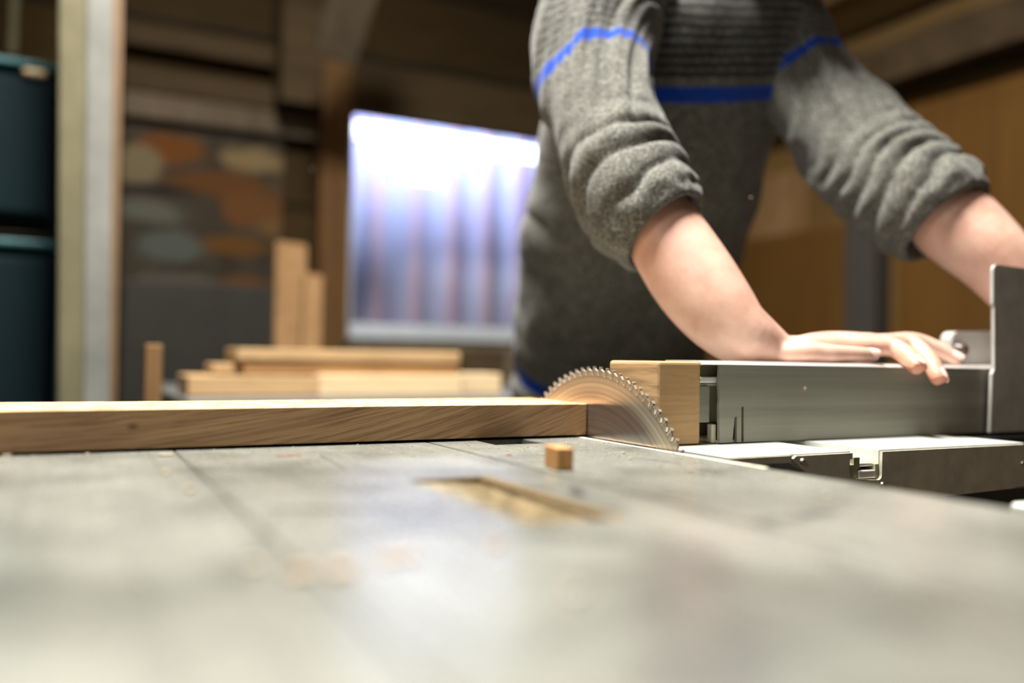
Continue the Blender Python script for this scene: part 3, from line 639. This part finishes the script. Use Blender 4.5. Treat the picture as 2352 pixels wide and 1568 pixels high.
for k in range(900):
    r = random.random()
    if r < .55: x, y = random.uniform(.30, .463), random.uniform(.42, .735)
    elif r < .8: x, y = random.uniform(-.05, .30), random.uniform(.62, .745)
    else: x, y = random.uniform(-.1, .45), random.uniform(.25, .74)
    if IX0-.003 < x < IX1+.003 and IY0-.003 < y < IY1+.003: continue
    if .347 < x < .403 and .70 < y < .752 or .078 < x < .082 or .2975 < x < .301: continue
    if abs(x-.3175) < .017 and abs(y-.537) < .02: continue
    s = random.choice((.0003, .0004, .0005, .0009)); vs = box(bm, x-s, x+s, y-s*.7, y+s*.7, .0001, .0001+s*.7, rot=Matrix.Rotation(random.random()*3, 3, 'Z'))
o = obj('fine_sawdust', bm, M_dust2); tagp(o, 'fine pale sawdust specks scattered over the saw table', 'sawdust', kind='stuff')
for (x, y, D, lab) in ((717, 388, 1.6, 'speck of sawdust flying in the air left of the window'), (1725, 453, 1.1, 'speck of sawdust flying in front of the dark sweater'), (1850, 892, .70, 'thin sawdust fleck flying before the fence')):
    bm = bmesh.new(); vs = box(bm, -.0007, .0007, -.0007, .0007, -.0012, .0012, .0002, 1); o = obj('flying_chip', bm, M_chip, None, local=True); o.location = at(x, y, D); tagp(o, lab, 'chip')

# ------------------------------------------------------------------ the person
def catmull(pts, sub):
    out = []; n = len(pts)
    for i in range(n-1):
        p0, p1, p2, p3 = pts[max(i-1, 0)], pts[i], pts[i+1], pts[min(i+2, n-1)]
        for k in range(sub):
            t = k/sub
            out.append([.5*((2*b)+(-a+c)*t+(2*a-5*b+4*c-d)*t*t+(-a+3*b-3*c+d)*t**3) for a, b, c, d in zip(p0, p1, p2, p3)])
    out.append(list(pts[-1])); return out
def loft(bm, pts, ref, sub=6, seg=28, power=2.0, cap=True):
    """pts: (centre, ru, rv); ref: direction of the ru radius"""
    rows = catmull([(*p[0], p[1], p[2]) for p in pts], sub); P = [V(r[:3]) for r in rows]; n = len(P); rings = []
    def ring(c, x, y, ru, rv):
        o = []
        for k in range(seg):
            a = 2*math.pi*k/seg; ca, sa = math.cos(a), math.sin(a)
            o.append(bm.verts.new(c + x*(ru*math.copysign(abs(ca)**(2/power), ca)) + y*(rv*math.copysign(abs(sa)**(2/power), sa))))
        return o
    for i in range(n):
        d = (P[min(i+1, n-1)]-P[max(i-1, 0)]).normalized(); x = (ref-d*ref.dot(d)).normalized(); y = d.cross(x)
        ru, rv = rows[i][3], rows[i][4]
        if cap and i == 0:
            for s in (1.0, .85, .5): rings.append(ring(P[i]-d*min(ru, rv)*.9*math.sqrt(1-(1-s)**2), x, y, ru*math.sqrt(max(1e-3, 1-s*s)), rv*math.sqrt(max(1e-3, 1-s*s))))
        rings.append(ring(P[i], x, y, ru, rv))
        if cap and i == n-1:
            for s in (.5, .85, 1.0): rings.append(ring(P[i]+d*min(ru, rv)*.9*math.sqrt(1-(1-s)**2), x, y, ru*math.sqrt(max(1e-3, 1-s*s)), rv*math.sqrt(max(1e-3, 1-s*s))))
    for a, b in zip(rings, rings[1:]):
        for k in range(seg): bm.faces.new((a[k], a[(k+1) % seg], b[(k+1) % seg], b[k]))
    bm.faces.new(rings[0][::-1]); bm.faces.new(rings[-1]); bmesh.ops.recalc_face_normals(bm, faces=bm.faces[:])
def sleeve(bm, pts, mouth=.022):
    loft(bm, [(p, q, q) for p, q in pts], V((0, 0, 1)), 8, 40, cap=False)
    # turn the end inward so that the cuff is an open rolled edge
    bm.verts.ensure_lookup_table(); n = 40; ring = bm.verts[-n:]
    e, b = pts[-1][0], pts[-2][0]; d = (e-b).normalized()
    fs = [f for f in ring[0].link_faces if len(f.verts) == n]
    bmesh.ops.delete(bm, geom=fs, context='FACES_ONLY'); c = sum((v.co for v in ring), V())/n; prev = ring
    for k, (sc_, sh) in enumerate(((.94, .004), (.86, .003), (.83, -.004), (.83, -mouth))):
        cur = [bm.verts.new(c+(v.co-c)*sc_+d*sh) for v in ring]
        for i in range(n): bm.faces.new((prev[i], prev[(i+1) % n], cur[(i+1) % n], cur[i]))
        prev = cur
    bm.faces.new(prev)
def remesh(bm, voxel, smooth_it, fac=.5):
    me = bpy.data.meshes.new('tmp'); bm.to_mesh(me); bm.free(); o = bpy.data.objects.new('tmp', me); C.objects.link(o)
    m = o.modifiers.new('r', 'REMESH'); m.mode = 'VOXEL'; m.voxel_size = voxel
    if smooth_it: s = o.modifiers.new('s', 'SMOOTH'); s.factor = fac; s.iterations = smooth_it
    dg = bpy.context.evaluated_depsgraph_get(); out = bpy.data.meshes.new_from_object(o.evaluated_get(dg)); bpy.data.objects.remove(o); bpy.data.meshes.remove(me); return out
def seg_param(p, pts):
    """nearest point on a polyline: distance, arc length, axis direction"""
    best = (9, 0, None, None); L = 0
    for a, b in zip(pts, pts[1:]):
        d = b-a; l = d.length; t = max(0, min(1, (p-a).dot(d)/(l*l))); q = a+d*t; e = (p-q).length
        if e < best[0]: best = (e, L+t*l, d/l, q)
        L += l
    return best

Rs, Re = at(1392, 20, 1.21), at(1450, 425, 1.04)
Ls, Le = at(1842, 50, 1.38), at(2105, 425, 1.17)
TY = .668                                   # hand line over the fence
Rw = onY(1742, 806, .705); Lw = V((1.145, .690, .125))
person = thing('person', (.88, 1.22, FL), 'person in a grey sweater with blue stripes leaning on the fence', 'person')

# hand: chains given as (x px, y px, world Y, radius); right hand seen from its little-finger side
def hp(x, y, Y): return onY(x, y, Y)
chains = {
 'pinky': [(1875, 812, .676, .0100), (1935, 812, .664, .0092), (1975, 813, .656, .0083), (2003, 815, .652, .0074)],
 'ring': [(1930, 800, .685, .0118), (1985, 797, .676, .0112), (2050, 798, .662, .0110), (2085, 818, .6400, .0106), (2103, 838, .6270, .0098)],
 'middle': [(1940, 790, .697, .0115), (2000, 787, .688, .0105), (2090, 790, .668, .0106), (2135, 830, .640, .0102), (2153, 863, .6270, .0096)],
 'index': [(1940, 786, .712, .0110), (2010, 788, .705, .0102), (2095, 781, .690, .0096), (2155, 802, .673, .0093), (2194, 823, .660, .0084)],
 'thumb': [(1845, 802, .722, .0125), (1900, 806, .735, .0115), (1950, 812, .740, .0100), (1990, 822, .738, .0088)]}
hand_pts = {k: [(hp(x, y, Y), r) for x, y, Y, r in v] for k, v in chains.items()}
def add_hand(bm, mapf):
    def L(pts, seg=16): loft(bm, [(mapf(p), r, r) for p, r in pts], V((0, 0, 1)), 5, seg)
    for k, v in hand_pts.items(): L(v)
    # palm rays from the wrist to each knuckle
    wr_ = [hp(1790, 808, .700), hp(1790, 806, .703), hp(1794, 805, .708), hp(1798, 805, .714)]
    for w0, k, r0, r1 in zip(wr_, ('pinky', 'ring', 'middle', 'index'), (.0095, .0105, .0105, .0100), (.0105, .0130, .0128, .0118)):
        e = hand_pts[k][1][0]; s0 = hand_pts[k][0][0]
        L([(w0, r0), (w0.lerp(s0, .5)+V((0, 0, .003)), (r0+r1)/2+.0018), (s0, r1+.001), (e, r1-.001)])
    L([(hp(1785, 806, .712), .011), (hp(1815, 804, .718), .0125), (hand_pts['thumb'][0][0], .0135), (hand_pts['thumb'][1][0], .011)])
    L([(hp(1775, 808, .704), .0120), (hp(1815, 810, .690), .0115), (hp(1860, 810, .678), .0110), (hp(1905, 812, .671), .0102)])
ident = lambda p: p
def add_forearm(bm, e, w_, s, hand_side):
    pass
arm = bmesh.new()
# right arm: upper arm, forearm to the wrist
loft(arm, [(at(1420, 10, 1.23), .048, .048), (at(1368, 130, 1.17), .046, .046), (at(1392, 290, 1.10), .044, .044), (Re, .044, .046), (at(1530, 545, .995), .0465, .045), (at(1592, 640, .968), .0480, .042), (at(1655, 722, .948), .0430, .036), (at(1714, 780, .938), .0330, .028), (hp(1758, 801, .719), .0235, .0285), (hp(1800, 803, .711), .0160, .0270), (hp(1850, 801, .703), .0135, .0240)], V((0, 0, 1)).lerp(RT, .6), 6, 32)
add_hand(arm, ident)
loft(arm, [(at(1700, 752, .940), .032, .026), (hp(1778, 796, .714), .0205, .025), (hp(1798, 800, .710), .016, .024), (hp(1815, 803, .706), .0125, .023), (hp(1860, 801, .702), .0120, .021)], V((0, 0, 1)).lerp(RT, .6), 6, 32)
# left arm with its hand on the fence beyond the picture's right side
loft(arm, [(at(1790, 70, 1.36), .048, .048), (at(1885, 230, 1.31), .046, .046), (Le, .048, .050), (at(2190, 510, 1.13), .0535, .050), (at(2290, 600, 1.10), .046, .043), (at(2390, 720, 1.09), .036, .033), (Lw, .030, .024), (Lw+V((.03, -.002, -.004)), .028, .020)], V((0, 0, 1)).lerp(RT, .6), 6, 32)
off = Lw-hp(1742, 806, .705)+V((-.004, -.004, -.006))
add_hand(arm, lambda p: V((p.x, 1.385-p.y, p.z))+V((off.x, off.y, off.z))+V((0, .0, 0)))
me_arm = remesh(arm, .0021, 6)
# head, neck, trunk and legs
TOR = [(1400, 960, 1.62, 0.1782, 0.115), (1404, 880, 1.59, 0.1854, 0.12), (1418, 740, 1.535, 0.1972, 0.128), (1452, 600, 1.475, 0.2009, 0.128), (1487, 450, 1.415, 0.1993, 0.128), (1512, 320, 1.37, 0.2007, 0.126), (1560, 180, 1.335, 0.1967, 0.118), (1600, 60, 1.315, 0.185, 0.108), (1615, -30, 1.3, 0.135, 0.085), (1625, -90, 1.29, 0.08, 0.07)]
tr = bmesh.new()
Pv = V((.905, 1.38, -.03)); Ch = (Rs+Ls)/2+V((0, .02, -.10)); Nk = (Rs+Ls)/2+V((.0, -.01, .07)); Hd = Nk+V((.0, -.075, .135))
ax = (Ls-Rs).normalized()
loft(tr, [(at(1400, 960, 1.62), .14, .085)] + [(at(x, y, D+.015), a*.80, b*.74) for x, y, D, a, b in TOR[1:9]] + [(Nk-V((0, 0, .02)), .06, .055), (Nk+V((0, -.02, .03)), .052, .055), (Hd-V((0, 0, .05)), .055, .06)], ax, 6, 32)
loft(tr, [(Hd+V((0, -.03, -.085)), .040, .045), (Hd+V((0, -.02, -.05)), .062, .075), (Hd, .074, .092), (Hd+V((0, .01, .05)), .072, .090), (Hd+V((0, .012, .085)), .055, .07)], V((1, 0, 0)), 6, 32)
loft(tr, [(Hd+V((0, -.088, .02)), .009, .008), (Hd+V((0, -.100, -.005)), .011, .012), (Hd+V((0, -.108, -.022)), .014, .014)], V((1, 0, 0)), 4, 16)      # nose
loft(tr, [(Hd+V((-.022, -.092, -.048)), .006, .006), (Hd+V((0, -.099, -.050)), .008, .008), (Hd+V((.022, -.092, -.048)), .006, .006)], V((0, 0, 1)), 4, 12)  # lips
for s in (-1, 1):
    loft(tr, [(Hd+V((s*.077, .0, .02)), .007, .016), (Hd+V((s*.080, .002, 0)), .008, .017), (Hd+V((s*.075, .0, -.025)), .006, .010)], V((1, 0, 0)), 4, 16)   # ear
    hip = Pv+V((s*.085, .0, -.03)); kn = V((hip.x+s*.02, 1.32, -.46)); an = V((hip.x+s*.02, 1.38, FL+.09))
    loft(tr, [(Pv+V((s*.05, 0, .03)), .09, .09), (hip+V((0, 0, -.05)), .085, .085), (hip.lerp(kn, .5), .07, .07), (kn, .055, .057), (kn.lerp(an, .35), .055, .055), (an, .036, .038), (an+V((0, -.01, -.045)), .036, .05)], V((1, 0, 0)), 6, 28)
    loft(tr, [(an+V((0, .03, -.055)), .034, .03), (an+V((0, -.06, -.060)), .040, .026), (an+V((0, -.15, -.065)), .036, .018)], V((1, 0, 0)), 4, 20)
me_tr = remesh(tr, .006, 5)
jb = bmesh.new(); jb.from_mesh(me_arm); jb.from_mesh(me_tr)
me = bpy.data.meshes.new('body'); jb.to_mesh(me); jb.free()
att = me.attributes.new('flush', 'FLOAT', 'POINT')
tips = [hand_pts[k][-1][0] for k in ('ring', 'middle')] + [hand_pts['ring'][-2][0], hand_pts['middle'][-2][0]]
vals = []
for v in me.vertices:
    f = 0
    if v.co.y < .76 and v.co.z < .2:
        for t_, s_ in zip(tips, (.018, .020, .014, .016)): f = max(f, math.exp(-((v.co-t_).length/s_)**2))
    vals.append(min(1, f*.9))
att.data.foreach_set('value', vals)
body = link('body', me, M_skin, person, smooth=True)
# fingernails on the fingertips
def nail(tip, back, rad, up, name='fingernail'):
    d = (tip-back).normalized(); n = (up-d*up.dot(d)).normalized(); s = d.cross(n); bm = bmesh.new()
    nu, nv = 10, 8; g = []
    for i in range(nu+1):
        row = []
        for j in range(nv+1):
            u = -1+2*i/nu; v = -1+2*j/nv; a = v*.95*math.sqrt(max(.15, 1-.55*abs(u)**3)); c = tip+d*(u*rad*.82+rad*.12)
            rr = rad*(1.0+.03)*(1-.10*max(0, u)**2); row.append(bm.verts.new(c+n*(rr*math.cos(a))+s*(rr*math.sin(a))))
        g.append(row)
    for i in range(nu):
        for j in range(nv): bm.faces.new((g[i][j], g[i][j+1], g[i+1][j+1], g[i+1][j]))
    ex = bmesh.ops.extrude_face_region(bm, geom=bm.faces[:])
    for v in [e for e in ex['geom'] if isinstance(e, bmesh.types.BMVert)]: v.co -= n*.0012
    obj(name, bm, M_nail, body, smooth=True)
for k, up in (('pinky', V((-.1, -.75, .8))), ('ring', V((.45, -.95, .30))), ('middle', V((.65, -.85, .20))), ('index', V((.3, -.85, .65)))):
    c = hand_pts[k]; nail(c[-1][0], c[-2][0], c[-1][1]*1.0, up)
for s in (-1, 1):
    bm = bmesh.new(); bmesh.ops.create_uvsphere(bm, u_segments=16, v_segments=12, radius=.0115)
    for v in bm.verts: v.co += Hd+V((s*.031, -.0735, .018))
    obj('eye', bm, plain('eye_white', (.7, .7, .68), .2, 0, .02, 5, 0), body, smooth=True)
bm = bmesh.new(); loft(bm, [(Hd+V((0, .035, -.03)), .070, .065), (Hd+V((0, .032, .03)), .081, .083), (Hd+V((0, .014, .075)), .076, .088), (Hd+V((0, .01, .100)), .056, .066)], V((1, 0, 0)), 5, 28)
me_h = remesh(bm, .004, 2); link('hair', me_h, M_hair, person, smooth=True)
# trousers and shoes
bm = bmesh.new(); loft(bm, [(Pv+V((0, 0, .10)), .165, .12), (Pv, .172, .125), (Pv+V((0, 0, -.09)), .165, .12)], ax, 5, 30)
for s in (-1, 1):
    hip = Pv+V((s*.085, .0, -.03)); kn = V((hip.x+s*.02, 1.32, -.46)); an = V((hip.x+s*.02, 1.38, FL+.09))
    loft(bm, [(Pv+V((s*.06, 0, .0)), .095, .11), (hip+V((0, 0, -.08)), .095, .10), (hip.lerp(kn, .5), .085, .085), (kn, .072, .075), (kn.lerp(an, .5), .068, .07), (an+V((0, 0, -.02)), .062, .065)], V((1, 0, 0)), 6, 28, cap=False)
link('trousers', remesh(bm, .008, 3), M_trouser, person, smooth=True)
for s in (-1, 1):
    an = V((Pv.x+s*.105, 1.38, FL+.09)); bm = bmesh.new()
    loft(bm, [(an+V((0, .035, -.045)), .042, .040), (an+V((0, -.06, -.052)), .048, .036), (an+V((0, -.16, -.060)), .043, .026)], V((1, 0, 0)), 5, 24)
    for v in bm.verts: v.co.z = max(v.co.z, FL+.001)
    obj('shoe', bm, M_shoe, person, smooth=True)

# sweater
def S(c, D, hw, hd): return (c, hw, hd)
tor = TOR
torpts = [(at(x, y, D), a, b) for x, y, D, a, b in tor]
slR = [(at(1440, -20, 1.235), .082), (at(1375, 60, 1.195), .084), (at(1365, 190, 1.145), .078), (at(1400, 320, 1.085), .071), (at(1448, 430, 1.035), .070), (at(1495, 500, 1.005), .066), (at(1528, 533, .992), .0600)]
slL = [(at(1765, 30, 1.35), .080), (at(1800, 105, 1.35), .078), (at(1882, 228, 1.305), .074), (at(1970, 335, 1.24), .078), (at(2062, 420, 1.185), .079), (at(2130, 475, 1.15), .075), (at(2172, 512, 1.132), .0700)]
bm = bmesh.new(); loft(bm, torpts, ax, 8, 48, 2.3)
for sl in (slR, slL): sleeve(bm, sl)
me = remesh(bm, .0042, 10)
Tl = [p for p, a, b in torpts]; RL = [V(q[:3]) for q in catmull([tuple(p) for p, r in slR], 9)]; LL = [V(q[:3]) for q in catmull([tuple(p) for p, r in slL], 9)]
lenR = sum((b-a).length for a, b in zip(RL, RL[1:])); lenL = sum((b-a).length for a, b in zip(LL, LL[1:]))
def bell(x, c, w_): return math.exp(-((x-c)/w_)**2)
def sstep(a, b, x): t = max(0, min(1, (x-a)/(b-a))); return t*t*(3-2*t)
me.update(); normals = [v.normal.copy() for v in me.vertices]; cols = []; newco = []
P0 = at(1510, 208, 1.24); CD = (at(1870, 218, 1.29)-P0).normalized(); TA = (at(1560, 100, 1.32)-at(1470, 500, 1.43)).normalized()
CN = (TA-CD*TA.dot(CD)).normalized()
for i, v in enumerate(me.vertices):
    p = v.co.copy(); n = normals[i]
    dR, sR, aR, qR = seg_param(p, RL); dL, sL, aL, qL = seg_param(p, LL); dT, sT, aT, qT = seg_param(p, Tl)
    armR = dR < .098 and sR > .02 and dR/.078 < dT/.15; armL = dL < .10 and sL > .02 and dL/.080 < dT/.15
    d = 0; blue = 0; yoke = 0
    if armR or armL:
        s, L, a, q = (sR, lenR, aR, qR) if armR else (sL, lenL, aL, qL); m = 1
        r = (p-q).normalized(); side = r.dot(RT); top = r.dot(Z)
        u = s + .020*side*(1 if armR else .6)
        e = L-s
        bunch = sstep(.19, .09, e)*sstep(.004, .022, e)
        ph = u*math.pi/.036 + 3.2*noise.noise(p*8+V((3, 1, 2))) + .8*noise.noise(p*19)
        amp = .0165*(.45+.85*abs(noise.noise(p*11+V((9, 2, 5))))*1.6)
        d += bunch*(amp*(math.sqrt(abs(math.sin(ph))+.02)-.62)+.0025*noise.noise(p*38))
        f1 = noise.noise(V((s*9+side*3.2, side*2.2, top*1.5+4))); f2 = noise.noise(V((s*26+side*9, side*3, 7)))
        d += (1-bunch)*(.010*f1+.0072*f2)*sstep(0, .02, e)
        st = s - .192 + .022*side if armR else s - .125
        st2 = st + .002*noise.noise(p*30)
        blue = 1-sstep(.0075, .0105, abs(st2))
        if st < -.012: yoke = .75*sstep(-.1, .5, math.sin(st*2*math.pi/.0125))
    else:
        zl = sT; fold = noise.noise(V((p.x*5+p.z*7, p.y*5, p.z*9-p.x*8)))
        low = sstep(.60, .25, sT); sx = (p-qT).dot(ax)
        d += (.010*low+.003)*fold + .003*noise.noise(p*22)
        ph = (sT*1.0+sx*.75)*math.pi/.085 + 2.2*noise.noise(p*4+V((5, 5, 5)))
        d += low*.016*(math.sqrt(abs(math.sin(ph))+.02)-.6)*sstep(.10, -.12, sx)*(.6+noise.noise(p*6))
        hem = abs(sT-.125); blue = 1-sstep(.008, .011, hem)
        hh = (p-P0).dot(CN)+.0015*noise.noise(p*30)
        blue = max(blue, 1-sstep(.0095, .0125, abs(hh)))
        if hh > .022: yoke = .92*sstep(-.8, .1, math.sin(hh*2*math.pi/.0125))  # lines widened on the torso so the chest reads as shaded
        if sT < .03: d -= .004
    newco.append(p+n*d); cols.append((blue, yoke, 0, 1))
for v, c in zip(me.vertices, newco): v.co = c
ca = me.color_attributes.new('pattern', 'FLOAT_COLOR', 'POINT'); ca.data.foreach_set('color', [x for c in cols for x in c])
sw = link('sweater', me, M_knit, person, smooth=True)
sm = sw.modifiers.new('soft', 'SMOOTH'); sm.factor = .5; sm.iterations = 2
# cuff bands
